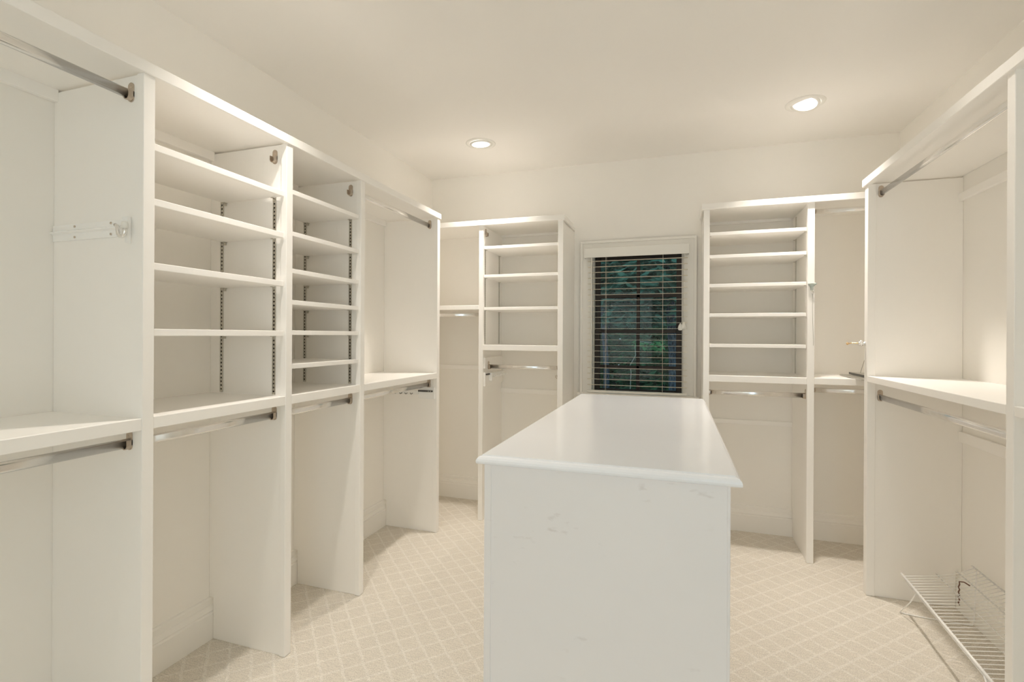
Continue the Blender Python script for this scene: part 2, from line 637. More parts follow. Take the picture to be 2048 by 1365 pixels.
for xx in (-0.474, -0.083):
    for yy in (3.5755, 3.6205):
        bm = new(); tube(bm, [(xx, yy, 1.87), (xx, yy, 0.905)], 0.0009, 5)
        obj('ladder_cord', bm, M['blind'], bl)
bm = new(); tube(bm, [(-0.573, 3.572, 1.865), (-0.573, 3.570, 1.3), (-0.573, 3.571, 1.02)], 0.004, 8)
obj('tilt_wand', bm, M['white_plastic'], bl)
bm = new()
for dx in (-0.003, 0.003):
    tube(bm, [(0.043 + dx, 3.571, 1.864), (0.043 + dx * 0.4, 3.568, 1.385)], 0.0011, 5)
obj('lift_cord', bm, M['white_plastic'], bl)
for i, (dx, dz) in enumerate(((-0.010, 0), (0.012, 0.010))):
    bm = new()
    lathe(bm, [(0, -0.026), (0.013, -0.024), (0.0165, -0.012), (0.013, 0.004), (0.006, 0.018), (0.002, 0.024), (0, 0.024)], (0.043 + dx, 3.562 + 0.0 * i, 1.365 + dz), 16)
    obj('tassel', bm, M['white_plastic'], bl)

# ------------------------------------------------------------------ built in units
class Unit:
    """draws a built-in in unit coordinates: u along the run, d out from its wall, z up"""
    def __init__(s, side, name, label, base):
        s.side = side
        s.root = thing(name, base, label, 'closet shelving')

    def dims(s, u0, u1, d0, d1, z0, z1):
        if s.side == 'L': return (XL + d0, XL + d1, u0, u1, z0, z1)
        if s.side == 'R': return (XR - d1, XR - d0, u0, u1, z0, z1)
        return (u0, u1, YB - d1, YB - d0, z0, z1)

    def P(s, u, d, z):
        if s.side == 'L': return (XL + d, u, z)
        if s.side == 'R': return (XR - d, u, z)
        return (u, YB - d, z)

    def box(s, name, u0, u1, d0, d1, z0, z1, bev=0.0012, mat=None, parent=None, label=None):
        bm = new()
        bx(bm, *s.dims(u0, u1, d0, d1, z0, z1), bev)
        return obj(name, bm, mat or M['cab'], parent or s.root, label=label)

    def boxes(s, name, lst, mat=None, parent=None, bev=0.0012, label=None):
        bm = new()
        for q in lst:
            bx(bm, *s.dims(*q), bev)
        return obj(name, bm, mat or M['cab'], parent or s.root, label=label)

    def upright(s, u0, u1, D, ztop, face=0.028, notch=True):
        """panel with a slightly wider face strip at its front, and a notch over the baseboard"""
        q = 0.006
        n = 0.024
        s.boxes('upright_panel', [(u0 + q, u1 - q, n, D - face, 0.001, 0.176), (u0 + q, u1 - q, 0.001, D - face, 0.176, ztop)], bev=0)
        s.box('stile', u0, u1, D - face, D, 0.001, ztop, 0.0015)

    def standard(s, u, d, z0, z1, out):
        """slotted shelf standard on a panel face; out=+1/-1 direction along u in which it faces"""
        bm = new()
        t = 0.0035
        a, b_ = (u, u + out * t)
        hw = 0.008
        bx(bm, *s.dims(a, b_, d - hw, d - hw + 0.004, z0, z1), 0)
        bx(bm, *s.dims(a, b_, d + hw - 0.004, d + hw, z0, z1), 0)
        p = 0.0127 * 1.25
        n = int((z1 - z0) / p)
        for i in range(n + 1):
            zz = z0 + i * p
            bx(bm, *s.dims(a, b_ - out * 0.0006, d - hw + 0.004, d + hw - 0.004, zz, min(zz + p * 0.56, z1)), 0)
        bx(bm, *s.dims(a, a + out * 0.0006, d - hw + 0.004, d + hw - 0.004, z0, z1), 0, 1)
        obj('shelf_standard', bm, [M['zinc'], M['dark']], s.root, label='slotted metal shelf standard')

    def shelf(s, u0, u1, d0, d1, z, th=0.02, clips=()):
        sh = s.box('shelf', u0, u1, d0, d1, z - th, z)
        for (u, out, d) in clips:
            bm = new()
            zz = z - th
            bx(bm, *s.dims(u, u + out * 0.017, d - 0.006, d + 0.006, zz - 0.0028, zz - 0.0002), 0)
            bx(bm, *s.dims(u + out * 0.0036, u + out * 0.006, d - 0.005, d + 0.005, zz - 0.013, zz - 0.002), 0)
            obj('shelf_clip', bm, M['zinc'], sh)

    def hook(s, u, d, z, out):
        """empty rod socket: oval plate with a cup"""
        bm = new()
        rod_bracket(bm, s, u, d, z, out)
        obj('rod_socket', bm, M['nickel'], s.root, label='empty metal rod socket')


def uaxis(side):
    return 0 if side == 'B' else 1


def rod_bracket(bm, s, u, d, z, out):
    """plate centred 12 mm above the rod axis, cup hugging the lower half of the oval rod"""
    ax = uaxis(s.side)
    c = s.P(0, d, z)
    p0 = c[1] if ax == 0 else c[0]
    prism(bm, stadium(p0, z + 0.008, 0.0115, 0.029), ax, u, u + out * 0.003)
    # cup: U shaped band
    outer, inner = [], []
    for i in range(13):
        a = PI + PI * i / 12
        outer.append((p0 + 0.0115 * math.cos(a), z - 0.006 + 0.0125 * math.sin(a)))
        inner.append((p0 + 0.0092 * math.cos(a), z - 0.006 + 0.0100 * math.sin(a)))
    outer = [(p0 - 0.0115, z + 0.010)] + outer + [(p0 + 0.0115, z + 0.010)]
    inner = [(p0 - 0.0092, z + 0.010)] + inner + [(p0 + 0.0092, z + 0.010)]
    n = len(outer)
    def P(pq, t):
        return (t, pq[0], pq[1]) if ax == 0 else (pq[0], t, pq[1])
    u1 = u + out * 0.017
    A = [bm.verts.new(P(q, u)) for q in outer]; B = [bm.verts.new(P(q, u1)) for q in outer]
    C_ = [bm.verts.new(P(q, u)) for q in inner]; D_ = [bm.verts.new(P(q, u1)) for q in inner]
    for i in range(n - 1):
        bm.faces.new((A[i], A[i + 1], B[i + 1], B[i])); bm.faces.new((C_[i], C_[i + 1], D_[i + 1], D_[i]))
        bm.faces.new((B[i], B[i + 1], D_[i + 1], D_[i]))
    bm.faces.new((A[0], B[0], D_[0], C_[0])); bm.faces.new((A[-1], B[-1], D_[-1], C_[-1]))
    # screw head
    scr = P((p0, z + 0.024), u + out * 0.003)
    lathe(bm, [(0, 0.0012), (0.003, 0.0008), (0.0036, 0)], scr, 10,
          rot=Matrix.Rotation(out * PI / 2, 3, 'Y') if ax == 0 else Matrix.Rotation(-out * PI / 2, 3, 'X'))


def rod(s, u0, u1, d, z, label, group=None):
    ax = uaxis(s.side)
    t = thing('closet_rod', s.P((u0 + u1) / 2, d, z), label, 'hanging rod', group)
    c = s.P(0, d, z)
    p0 = c[1] if ax == 0 else c[0]
    bm = new()
    prism(bm, stadium(p0, z, 0.0078, 0.0145, 10), ax, u0 + 0.002, u1 - 0.002, smooth=True)
    for f in bm.faces:
        if len(f.verts) > 4: f.smooth = False
    obj('rod_tube', bm, M['chrome'], t)
    for u, out in ((u0, 1), (u1, -1)):
        bm = new()
        rod_bracket(bm, s, u, d, z, out)
        obj('rod_bracket', bm, M['nickel'], t)
    return t


# ---------- left wall unit : stiles A(1.044) B(1.609) C(2.105) D(2.941)
UL = Unit('L', 'wall_shelving_unit', 'long white built-in closet unit along the left wall, shelves and hanging bays', (-1.69, 1.4, 0))
DL = 0.406
ZT = 2.103
W1 = [(0.02, 0.055), (1.044, 1.079), (1.609, 1.644), (2.105, 2.140), (2.941, 2.977)]
for a, b_ in W1:
    UL.upright(a, b_, DL, ZT - 0.036)
UL.boxes('top_board', [(0.0, 2.974, 0.001, DL - 0.02, ZT - 0.028, ZT - 0.003)], bev=0)
UL.box('top_rail', 0.0, 2.982, DL - 0.02, DL + 0.006, ZT - 0.036, ZT, 0.002)
for i, (g0, g1) in enumerate(zip(W1, W1[1:])):
    a, b_ = g0[1] - 0.006, g1[0] + 0.006
    UL.box('fixed_shelf', a, b_, 0.001, DL - 0.018, 1.030, 1.0495, 0)
    UL.box('shelf_rail', g0[1], g1[0], DL - 0.018, DL - 0.001, 1.015, 1.051, 0.0015)
    UL.box('cleat', a, b_, 0.001, 0.020, ZT - 0.066, ZT - 0.028, 0.001)
# bay 2 and 3 adjustable shelves
for z in (1.874, 1.708, 1.514, 1.314):
    UL.shelf(1.080, 1.6065, 0.075, DL - 0.010, z, 0.021, clips=((1.615, -1, 0.342), (1.615, -1, 0.065 + 0.02)))
for z in (1.894, 1.723, 1.570, 1.441, 1.316, 1.177):
    UL.shelf(1.646, 2.1025, 0.075, DL - 0.010, z, 0.019, clips=((2.111, -1, 0.342), (2.111, -1, 0.085)))
for u in (1.615, 2.111):
    UL.standard(u, 0.342, 1.055, 1.885, -1)
    UL.standard(u, 0.065, 1.055, 1.885, -1)
for u in (1.073, 1.638):
    UL.standard(u, 0.342, 1.055, 1.885, 1)
    UL.standard(u, 0.065, 1.055, 1.885, 1)
UL.hook(1.615, 0.342, 2.012, -1)
UL.hook(2.111, 0.342, 2.014, -1)
rod(UL, 0.049, 1.050, 0.348, 2.010, 'long oval chrome rod high in the nearest bay of the left wall unit')
rod(UL, 0.049, 1.050, 0.348, 0.974, 'oval chrome rod under the shelf in the nearest left bay')
rod(UL, 1.073, 1.615, 0.345, 0.972, 'oval chrome rod below the wide adjustable shelves of the left wall unit')
rod(UL, 1.638, 2.111, 0.345, 0.972, 'short oval chrome rod below the narrow six-shelf bay of the left wall unit')
rod(UL, 2.134, 2.947, 0.345, 2.022, 'oval chrome rod at the top of the far bay of the left wall unit')
rod(UL, 2.134, 2.947, 0.345, 0.974, 'oval chrome rod in the far left bay, beside the small hook rack')

# ---------- back wall, left tower
BLU = Unit('B', 'corner_shelving_unit', 'white built-in tower left of the window with three shelves and a narrow hanging bay', (-1.29, 3.45, 0))
DB = 0.415
BLU.upright(-1.311, -1.278, DB, ZT - 0.034)
BLU.upright(-0.745, -0.709, DB, ZT - 0.034)
BLU.box('top_board', XL + 0.001, -0.712, 0.001, DB - 0.01, ZT - 0.028, ZT - 0.004, 0)
BLU.box('top_rail', XL + 0.001, -0.698, DB - 0.02, DB + 0.014, ZT - 0.036, ZT, 0.002)
BLU.box('return_moulding', -0.709, -0.697, 0.14, DB - 0.02, ZT - 0.036, ZT, 0.003)
BLU.box('fixed_shelf', XL + 0.001, -1.305, 0.001, DB - 0.018, 1.489, 1.508, 0)
BLU.box('shelf_rail', XL + 0.001, -1.311, DB - 0.018, DB - 0.001, 1.480, 1.511, 0.0015)
BLU.box('fixed_shelf', -1.284, -0.739, 0.001, DB - 0.018, 1.212, 1.231, 0)
BLU.box('shelf_rail', -1.278, -0.745, DB - 0.018, DB - 0.001, 1.195, 1.233, 0.0015)
BLU.box('cleat', -1.284, -0.739, 0.001, 0.020, 2.058, 2.075, 0.001)
BLU.box('cleat', XL + 0.001, -1.305, 0.001, 0.018, 1.028, 1.062, 0.002)
BLU.box('cleat', -1.284, -0.739, 0.001, 0.018, 0.855, 0.892, 0.002)
for z in (1.924, 1.724, 1.496):
    BLU.shelf(-1.276, -0.747, 0.03, DB - 0.010, z, 0.020, clips=((-1.284, 1, 0.368), (-1.284, 1, 0.078)))
for d in (0.368, 0.070):
    BLU.standard(-1.284, d, 1.236, 1.915, 1)
    BLU.standard(-0.739, d, 1.236, 1.915, -1)
BLU.hook(-1.284, 0.355, 2.02, 1)
b1 = BLU.box('mounting_board', -1.284, -1.266, 0.02, 0.398, 1.066, 1.142, 0.0015)
b2 = BLU.box('mounting_board', -1.284, -1.266, 0.02, 0.398, 0.940, 1.036, 0.0015)
rod(BLU, XL, -1.305, 0.35, 1.447, 'oval chrome rod under the short shelf in the corner left of the tower')
rod(BLU, -1.266, -0.739, 0.335, 1.078, 'shiny chrome rod below the shelves of the tower left of the window')

# ---------- back wall, right tower
BRU = Unit('B', 'tall_shelving_unit', 'white built-in tower right of the window with five adjustable shelves', (0.74, 3.45, 0))
BRU.upright(0.162, 0.196, DB, ZT - 0.034)
BRU.upright(0.720, 0.756, DB, ZT - 0.034)
BRU.box('top_board', 0.165, XR - 0.001, 0.001, DB - 0.01, ZT - 0.028, ZT - 0.004, 0)
BRU.box('top_rail', 0.150, XR - 0.001, DB - 0.02, DB + 0.014, ZT - 0.034, ZT + 0.002, 0.002)
BRU.box('return_moulding', 0.150, 0.162, 0.14, DB - 0.02, ZT - 0.036, ZT, 0.003)
BRU.box('fixed_shelf', 0.190, 0.726, 0.001, DB - 0.018, 1.044, 1.063, 0)
BRU.box('shelf_rail', 0.196, 0.720, DB - 0.018, DB - 0.001, 1.026, 1.065, 0.0015)
BRU.box('fixed_shelf', 0.750, XR - 0.001, 0.001, DB - 0.018, 1.044, 1.063, 0)
BRU.box('shelf_rail', 0.756, XR - 0.001, DB - 0.018, DB - 0.001, 1.028, 1.065, 0.0015)
BRU.box('cleat', 0.190, 0.712, 0.001, 0.020, 2.056, 2.075, 0.001)
BRU.box('cleat', 0.190, 0.726, 0.001, 0.012, 0.712, 0.742, 0.001)
for z in (1.932, 1.794, 1.618, 1.439, 1.254):
    BRU.shelf(0.198, 0.716, 0.03, DB - 0.010, z, 0.0195, clips=((0.726, -1, 0.385), (0.726, -1, 0.105), (0.190, 1, 0.385)))
for d in (0.385, 0.098):
    BRU.standard(0.726, d, 1.067, 2.06, -1)
    BRU.standard(0.190, d, 1.067, 2.06, 1)
rod(BRU, 0.190, 0.726, 0.36, 0.957, 'oval chrome rod below the five-shelf tower, just right of the island end')
rod(BRU, 0.750, XR, 0.35, 0.990, 'oval chrome rod under the shelf in the bay behind the right wall unit')
rod(BRU, 0.750, XR, 0.35, 2.030, 'oval chrome rod at the top of the bay right of the window tower')

# ---------- right wall unit
UR = Unit('R', 'side_shelving_unit', 'white built-in hanging unit along the right wall with one long shelf', (1.12, 1.9, 0))
DR = 0.392
WR = [(-0.30, -0.265), (0.62, 0.655), (1.792, 1.828), (2.930, 2.972)]
for a, b_ in WR:
    UR.upright(a, b_, DR, ZT - 0.034, face=0.036)
UR.box('top_board', -0.3, 2.968, 0.001, DR - 0.02, ZT - 0.028, ZT - 0.003, 0)
UR.box('top_rail', -0.305, 2.982, DR - 0.02, DR + 0.010, ZT - 0.036, ZT + 0.002, 0.002)
for i, (g0, g1) in enumerate(zip(WR, WR[1:])):
    a, b_ = g0[1] - 0.006, g1[0] + 0.006
    UR.box('fixed_shelf', a, b_, 0.001, DR - 0.018, 1.085, 1.1035, 0)
    UR.box('shelf_rail', g0[1], g1[0], DR - 0.018, DR - 0.001, 1.075, 1.105, 0.0015)
    UR.box('cleat', a, b_, 0.001, 0.020, 1.955, 1.992, 0.002)
    UR.box('cleat', a, b_, 0.001, 0.016, 0.800, 0.850, 0.002)
rod(UR, 1.822, 2.936, 0.335, 2.022, 'long oval metal rod high in the right wall unit, just under its top')
rod(UR, 1.822, 2.936, 0.335, 1.000, 'long oval metal rod under the right unit shelf, above the wire rack')

# ------------------------------------------------------------------ island
IX0, IX1, IY0, IY1 = -0.551, 0.140, 1.412, 3.095
isl = thing('storage_island', ((IX0 + IX1) / 2, (IY0 + IY1) / 2, 0), 'long white painted island with drawers standing in the middle of the carpet', 'island')
bm = new(); bx(bm, IX0 + 0.004, IX1 - 0.004, IY0 + 0.003, IY1 - 0.003, 0.0, 0.908, 0)
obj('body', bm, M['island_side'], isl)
for (x0, x1) in ((IX0, IX0 + 0.022), (IX1 - 0.008, IX1)):
    for (y0, y1) in ((IY0, IY0 + 0.025), (IY1 - 0.025, IY1)):
        bm = new(); bx(bm, x0, x1, y0, y1, 0.0, 0.908, 0.0015)
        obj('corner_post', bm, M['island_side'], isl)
# moulded top: ogee profile swept round the slab
tp = [(0.0, 0.935), (0.010, 0.935), (0.011, 0.932), (0.014, 0.9315), (0.020, 0.929), (0.025, 0.923), (0.027, 0.9165), (0.026, 0.911), (0.022, 0.908), (0.0, 0.908)]
bm = new()
tx0, tx1, ty0, ty1 = -0.548, 0.141, 1.427, 3.090
rings = []
for off, z in tp:
    rings.append([bm.verts.new(p) for p in ((tx0 - off, ty0 - off, z), (tx1 + off, ty0 - off, z), (tx1 + off, ty1 + off, z), (tx0 - off, ty1 + off, z))])
for a, b_ in zip(rings, rings[1:]):
    for k in range(4):
        bm.faces.new((a[k], a[(k + 1) % 4], b_[(k + 1) % 4], b_[k]))
bm.faces.new(rings[0]); bm.faces.new(rings[-1][::-1])
obj('worktop', bm, M['top'], isl)
# drawers on the left side (three columns of four), fronts with rounded edges
def drawer_front(bm, xf, sgn, y0, y1, z0, z1):
    prof = [(0.0, 0.0), (0.004, 0.000), (0.009, 0.006), (0.012, 0.018)]
    rg = []
    for t, ins in prof:
        x = xf + sgn * t
        rg.append([bm.verts.new(p) for p in ((x, y0 + ins, z0 + ins), (x, y1 - ins, z0 + ins), (x, y1 - ins, z1 - ins), (x, y0 + ins, z1 - ins))])
    for a, b_ in zip(rg, rg[1:]):
        for k in range(4):
            bm.faces.new((a[k], a[(k + 1) % 4], b_[(k + 1) % 4], b_[k]))
    bm.faces.new(rg[0]); bm.faces.new(rg[-1])
rows = ((0.766, 0.893), (0.532, 0.740), (0.301, 0.508), (0.070, 0.280))
cols = ((1.440, 1.965), (1.985, 2.515), (2.535, 3.060))
for (y0, y1) in cols:
    for (z0, z1) in rows:
        bm = new()
        drawer_front(bm, IX0 + 0.0005, -1, y0, y1, z0, z1)
        dr = obj('drawer', bm, M['island'], isl)
        bm = new()
        lathe(bm, [(0.006, 0), (0.005, 0.012), (0.010, 0.018), (0.013, 0.024), (0.011, 0.030), (0, 0.032)], (IX0 - 0.0115, (y0 + y1) / 2, (z0 + z1) / 2), 16, rot=Matrix.Rotation(-PI / 2, 3, 'Y'))
        obj('knob', bm, M['nickel'], dr)

# ------------------------------------------------------------------ recessed lights
def recessed(x, y, tilt_x, tilt_y, label, k=1.0, aim=0.0):
    t = thing('recessed_light', (x, y, ZC), label, 'ceiling light')
    bm = new()
    lathe(bm, [(0.098, -0.0002), (0.097, -0.003), (0.090, -0.0048), (0.078, -0.0052), (0.074, -0.0040), (0.072, -0.0008)], (x, y, ZC), 48)
    obj('trim_ring', bm, M['white_plastic'], t)
    rot = Matrix.Rotation(tilt_x, 3, 'X') @ Matrix.Rotation(tilt_y, 3, 'Y')
    bm = new()
    lathe(bm, [(0.073, -0.0015), (0.073, -0.006), (0.066, -0.0085), (0.060, -0.0080), (0.058, -0.0065)], (x, y, ZC), 48, rot=rot)
    g = obj('gimbal', bm, M['white_plastic'], t)
    bm = new()
    lathe(bm, [(0.0585, -0.0068), (0.045, -0.0092), (0.02, -0.0105), (0, -0.0108)], (x, y, ZC), 40, rot=rot)
    obj('lens', bm, M['lens'], g)
    area_light('lamp_glow', (x, y, ZC - 0.024), (aim, 0, 0), 0.07, 0.07, LAMP_POWER * k, LAMP_COL, True, LAMP_SPREAD)
    return t


recessed(-1.225, 3.045, R(4), R(-2), 'lit round recessed ceiling light near the left back corner')
recessed(0.662, 3.045, R(-10), R(10), 'lit tilted round recessed ceiling light above the right tower', 1.2, R(-5))
recessed(-1.225, 1.42, 0, 0, 'lit round recessed ceiling light over the left aisle, out of frame', 0.8)
recessed(0.60, 1.87, 0, 0, 'lit round recessed ceiling light over the right aisle, out of frame', 0.25)
recessed(-1.225, -0.45, 0, 0, 'added unseen round ceiling fill light, left behind the viewpoint', 0.35)  # this rear pair is unseen, added to fill the room with light
recessed(0.662, -0.45, 0, 0, 'added unseen round ceiling fill light, right behind the viewpoint', 0.35)

# ------------------------------------------------------------------ valet rails (slide rail with J hook)
def valet_rail(y, out, x_back, x_front, z, label, xdir=1):
    """rail along x on a panel face at y, facing out (-1 = towards the viewpoint)"""
    t = thing('valet_rail', ((x_back + x_front) / 2, y, z), label, 'valet hook')
    bm = new()
    prof = [(y, z + 0.024), (y + out * 0.004, z + 0.024), (y + out * 0.005, z + 0.006), (y + out * 0.013, z + 0.002), (y + out * 0.013, z - 0.002),
            (y + out * 0.005, z - 0.006), (y + out * 0.004, z - 0.026), (y, z - 0.026)]
    prism(bm, prof, 0, x_back, x_front)
    rail = obj('rail', bm, M['vinyl_coat'], t)
    for f_ in (0.30, 0.77):
        for dz in (0.016, -0.017):
            xx = x_back + (x_front - x_back) * f_
            bm = new()
            lathe(bm, [(0.0036, 0), (0.0034, 0.002), (0, 0.0024)], (xx, y + out * 0.0045, z + dz), 12, rot=Matrix.Rotation(-out * PI / 2, 3, 'X'))
            obj('screw', bm, M['nickel'], rail)
    s_ = xdir
    bm = new()   # end carriage and tapering plate
    prism(bm, [(x_front - s_ * 0.020, z + 0.028), (x_front + s_ * 0.004, z + 0.029), (x_front + s_ * 0.004, z - 0.050), (x_front - s_ * 0.006, z - 0.048), (x_front - s_ * 0.010, z - 0.006), (x_front - s_ * 0.020, z + 0.0)], 1, y + out * 0.004, y + out * 0.014)
    obj('end_plate', bm, M['vinyl_coat'], t)
    pts = []
    yc = y + out * 0.024
    cx = x_front - s_ * 0.006
    pts.append((cx - s_ * 0.026, yc, z + 0.004)); pts.append((cx - s_ * 0.018, yc, z + 0.000))
    for i in range(9):
        a = PI + PI * i / 8
        pts.append((cx + s_ * 0.0145 * math.cos(a), yc, z - 0.018 + 0.0145 * math.sin(a)))
    pts.append((cx + s_ * 0.0145, yc, z - 0.006))
    bm = new(); tube(bm, pts, 0.0052, 10)
    hk = obj('hook', bm, M['chrome'], t)
    bm = new()
    lathe(bm, [(0, -0.009), (0.0080, -0.009), (0.0088, 0.005), (0.0068, 0.011), (0, 0.012)], (cx + s_ * 0.0145, yc, z + 0.000), 14)
    obj('cap', bm, M['white_plastic'], hk)
    return t


valet_rail(1.0495, -1, -1.885, -1.540, 1.617, 'white slide rail with a chrome J hook in the nearest left bay')
valet_rail(1.8225, 1, 1.300, 0.955, 1.725, 'chrome J hook with white cap showing past the nearest stile on the right', -1)

# hook rack in the far bay of the left unit
def hook_rack(t, pb, board, hooks, out_vec):
    pass


t = thing('tie_rack', (-1.66, 2.94, 0.92), 'white pull-out tie rack on the last panel of the left wall unit', 'tie rack')
y = 2.9465
bm = new(); bx(bm, -1.615, -1.497, y - 0.016, y, 0.880, 0.955, 0.0012)
obj('backplate', bm, M['vinyl_coat'], t)
bm = new(); bx(bm, -1.612, -1.508, y - 0.027, y - 0.016, 0.925, 0.936, 0.001)
sl = obj('slide', bm, M['dark_metal'], t)
for xx in (-1.535, -1.520):
    bm = new(); lathe(bm, [(0.0028, 0), (0.0024, 0.0015), (0, 0.002)], (xx, y - 0.027, 0.9305), 10, rot=Matrix.Rotation(PI / 2, 3, 'X'))
    obj('screw', bm, M['chrome'], sl)
bm = new(); bx(bm, -1.865, -1.612, y - 0.030, y - 0.018, 0.906, 0.934, 0.002)
arm = obj('arm', bm, M['vinyl_coat'], t)
for i in range(6):
    xx = -1.650 - 0.040 * i
    bm = new(); tube(bm, [(xx, y - 0.028, 0.915), (xx, y - 0.045, 0.909), (xx, y - 0.056, 0.911), (xx, y - 0.060, 0.920)], 0.0022, 6)
    obj('peg', bm, M['dark_metal'], arm)

# tie rack in tower left of window, on the lower mounting board
t = thing('tie_rack', (-1.25, 3.45, 0.99), 'white tie rack with curved pegs in the tower left of the window', 'tie rack')
x = -1.266
bm = new(); bx(bm, x, x + 0.010, 3.262, 3.345, 1.018, 1.028, 0.001)
obj('slide', bm, M['dark_metal'], t)
bm = new(); bx(bm, x + 0.004, x + 0.020, 3.330, 3.600, 1.000, 1.030, 0.002)
bx(bm, x, x + 0.024, 3.322, 3.334, 0.975, 1.032, 0.002)
arm = obj('arm', bm, M['vinyl_coat'], t)
for i in range(6):
    yy = 3.37 + 0.042 * i
    bm = new(); tube(bm, [(x + 0.018, yy, 1.012), (x + 0.036, yy, 1.004), (x + 0.050, yy, 1.006), (x + 0.056, yy, 1.018)], 0.0030, 6)
    obj('peg', bm, M['vinyl_coat'], arm)
# small belt hooks on the opposite panel
t = thing('belt_hook', (-0.76, 3.40, 1.01), 'small wire double hook on the right panel of the tower, under the shiny rod', 'hook')
bm = new(); bx(bm, -0.744, -0.739, 3.33, 3.47, 1.000, 1.028, 0.001)
obj('backplate', bm, M['vinyl_coat'], t)
for i in range(4):
    yy = 3.34 + 0.04 * i
    bm = new(); tube(bm, [(-0.744, yy, 1.020), (-0.758, yy, 1.006), (-0.772, yy, 1.004), (-0.780, yy, 1.012), (-0.781, yy, 1.026)], 0.0022, 6)
    obj('peg', bm, M['nickel'], t)

# brass swing hook on the far stile of right wall unit
t = thing('swing_hook', (0.905, 2.97, 1.266), 'small brass swing hook at the far stile of the right wall unit', 'hook')
bm = new()
lathe(bm, [(0, 0), (0.011, 0), (0.011, 0.004), (0.007, 0.008), (0.007, 0.020), (0.010, 0.022), (0.010, 0.030), (0, 0.032)], (0.918, 2.960, 1.266), 20, rot=Matrix.Rotation(-PI / 2, 3, 'Y'))
lathe(bm, [(0, -0.014), (0.008, -0.012), (0.0085, 0.010), (0.005, 0.015), (0, 0.016)], (0.900, 2.960, 1.268), 16)
obj('mount', bm, M['chrome'], t)
bm = new()
tube(bm, [(0.893, 2.962, 1.270), (0.882, 2.966, 1.268), (0.866, 2.972, 1.270), (0.850, 2.978, 1.266)], 0.0028, 8)
lathe(bm, [(0, -0.007), (0.005, -0.005), (0.007, 0), (0.005, 0.005), (0, 0.007)], (0.846, 2.979, 1.266), 14)
obj('arm', bm, M['brass'], t)

# clear hook with a cord on the middle stile of the tower right of the window
t = thing('cord_hook', (0.742, 3.233, 1.58), 'clear greenish plastic hook with a thin cord on the stile right of the window', 'hook')
bm = new()
prism(bm, [(0.722, 1.606), (0.760, 1.606), (0.757, 1.595), (0.748, 1.586), (0.746, 1.568), (0.736, 1.566), (0.733, 1.586), (0.724, 1.594)], 1, 3.235, 3.227)
for xx in (0.727, 0.756):
    lathe(bm, [(0, -0.006), (0.006, -0.005), (0.0075, 0), (0.006, 0.005), (0, 0.006)], (xx, 3.224, 1.602), 14)
obj('hook', bm, M['acrylic'], t)
bm = new()
pts = []
for i in range(13):
    a = 2 * PI * i / 12
    pts.append((0.745 + 0.006 * math.sin(a), 3.226, 1.556 + 0.007 * math.cos(a)))
tube(bm, pts, 0.0020, 6)
obj('ring', bm, M['chrome'], t)
bm = new(); tube(bm, [(0.743, 3.2315, 1.568), (0.745, 3.2315, 1.45), (0.750, 3.2325, 1.25)], 0.0009, 5)
obj('cord', bm, M['cord_grey'], t)

# grey metal trays lying on the shelf behind the right unit
bm = new(); bx(bm, 0.958, 1.235, 3.140, 3.520, 1.0655, 1.0715, 0.001)
tag(obj('metal_tray', bm, M['steel_plate'], loc=(1.09, 3.33, 1.0655)), 'thin grey metal tray lying lowest on the shelf beside the right wall unit', 'tray')
bm = new(); bx(bm, 1.022, 1.245, 3.150, 3.560, 1.0722, 1.0825, 0.001)
t2 = thing('metal_tray', (1.13, 3.35, 1.0722), 'grey metal tray with a dark rim stacked on the thin tray', 'tray')
obj('plate', bm, M['steel_plate'], t2)
bm = new(); bx(bm, 1.0190, 1.0222, 3.150, 3.560, 1.0722, 1.0835, 0)
obj('rim', bm, M['dark_metal'], t2)
bm = new(); tube(bm, [(1.062, 3.50, 1.084), (1.085, 3.51, 1.16), (1.115, 3.53, 1.245), (1.16, 3.56, 1.36)], 0.0016, 6)
tag(obj('cord', bm, M['cord_grey'], loc=(1.062, 3.50, 1.084)), 'thin grey cord leaning up from the metal trays on the shelf', 'cord')

# ------------------------------------------------------------------ wire shoe rack
rk = thing('wire_shoe_rack', (1.15, 2.32, 0), 'white wire shoe rack standing on the carpet inside the right wall unit', 'shoe rack')
Y0, Y1 = 1.850, 2.800
def fx(y):            # front bar drifts slightly
    return 1.019 - (2.8 - y) * 0.050
bm = new(); tube(bm, [(fx(Y1), Y1, 0.185), (fx(Y0), Y0, 0.185)], 0.0050, 10)
obj('front_bar', bm, M['vinyl_coat'], rk)
bm = new(); tube(bm, [(fx(2.74) + 0.004, 2.745, 0.171), (fx(Y0) + 0.004, Y0 + 0.02, 0.171)], 0.0036, 8)
obj('lower_bar', bm, M['vinyl_coat'], rk)
bm = new(); tube(bm, [(1.284, 2.795, 0.264), (1.284, Y0, 0.250)], 0.0030, 8)
obj('back_bar', bm, M['vinyl_coat'], rk)
for d_, z_ in ((0.5, 0.2085), (0.78, 0.236)):
    xx = 1.019 + (1.284 - 1.019) * d_
    bm = new(); tube(bm, [(xx, 2.795, z_ - 0.004), (xx - 0.02, Y0, z_ - 0.008)], 0.0026, 8)
    obj('cross_bar', bm, M['vinyl_coat'], rk)
yy = 2.765
while yy > Y0 + 0.01:
    bm = new()
    x0 = fx(yy)
    k = (yy - Y0) / (Y1 - Y0)
    zb = 0.250 + 0.014 * k
    tube(bm, [(x0, yy, 0.178), (x0 + 0.005, yy, 0.189), (x0 + 0.12, yy, 0.2075), (x0 + 0.20, yy, 0.231), (1.285, yy, zb + 0.004)], 0.0016, 5)
    obj('wire', bm, M['vinyl_coat'], rk)
    yy -= 0.0255
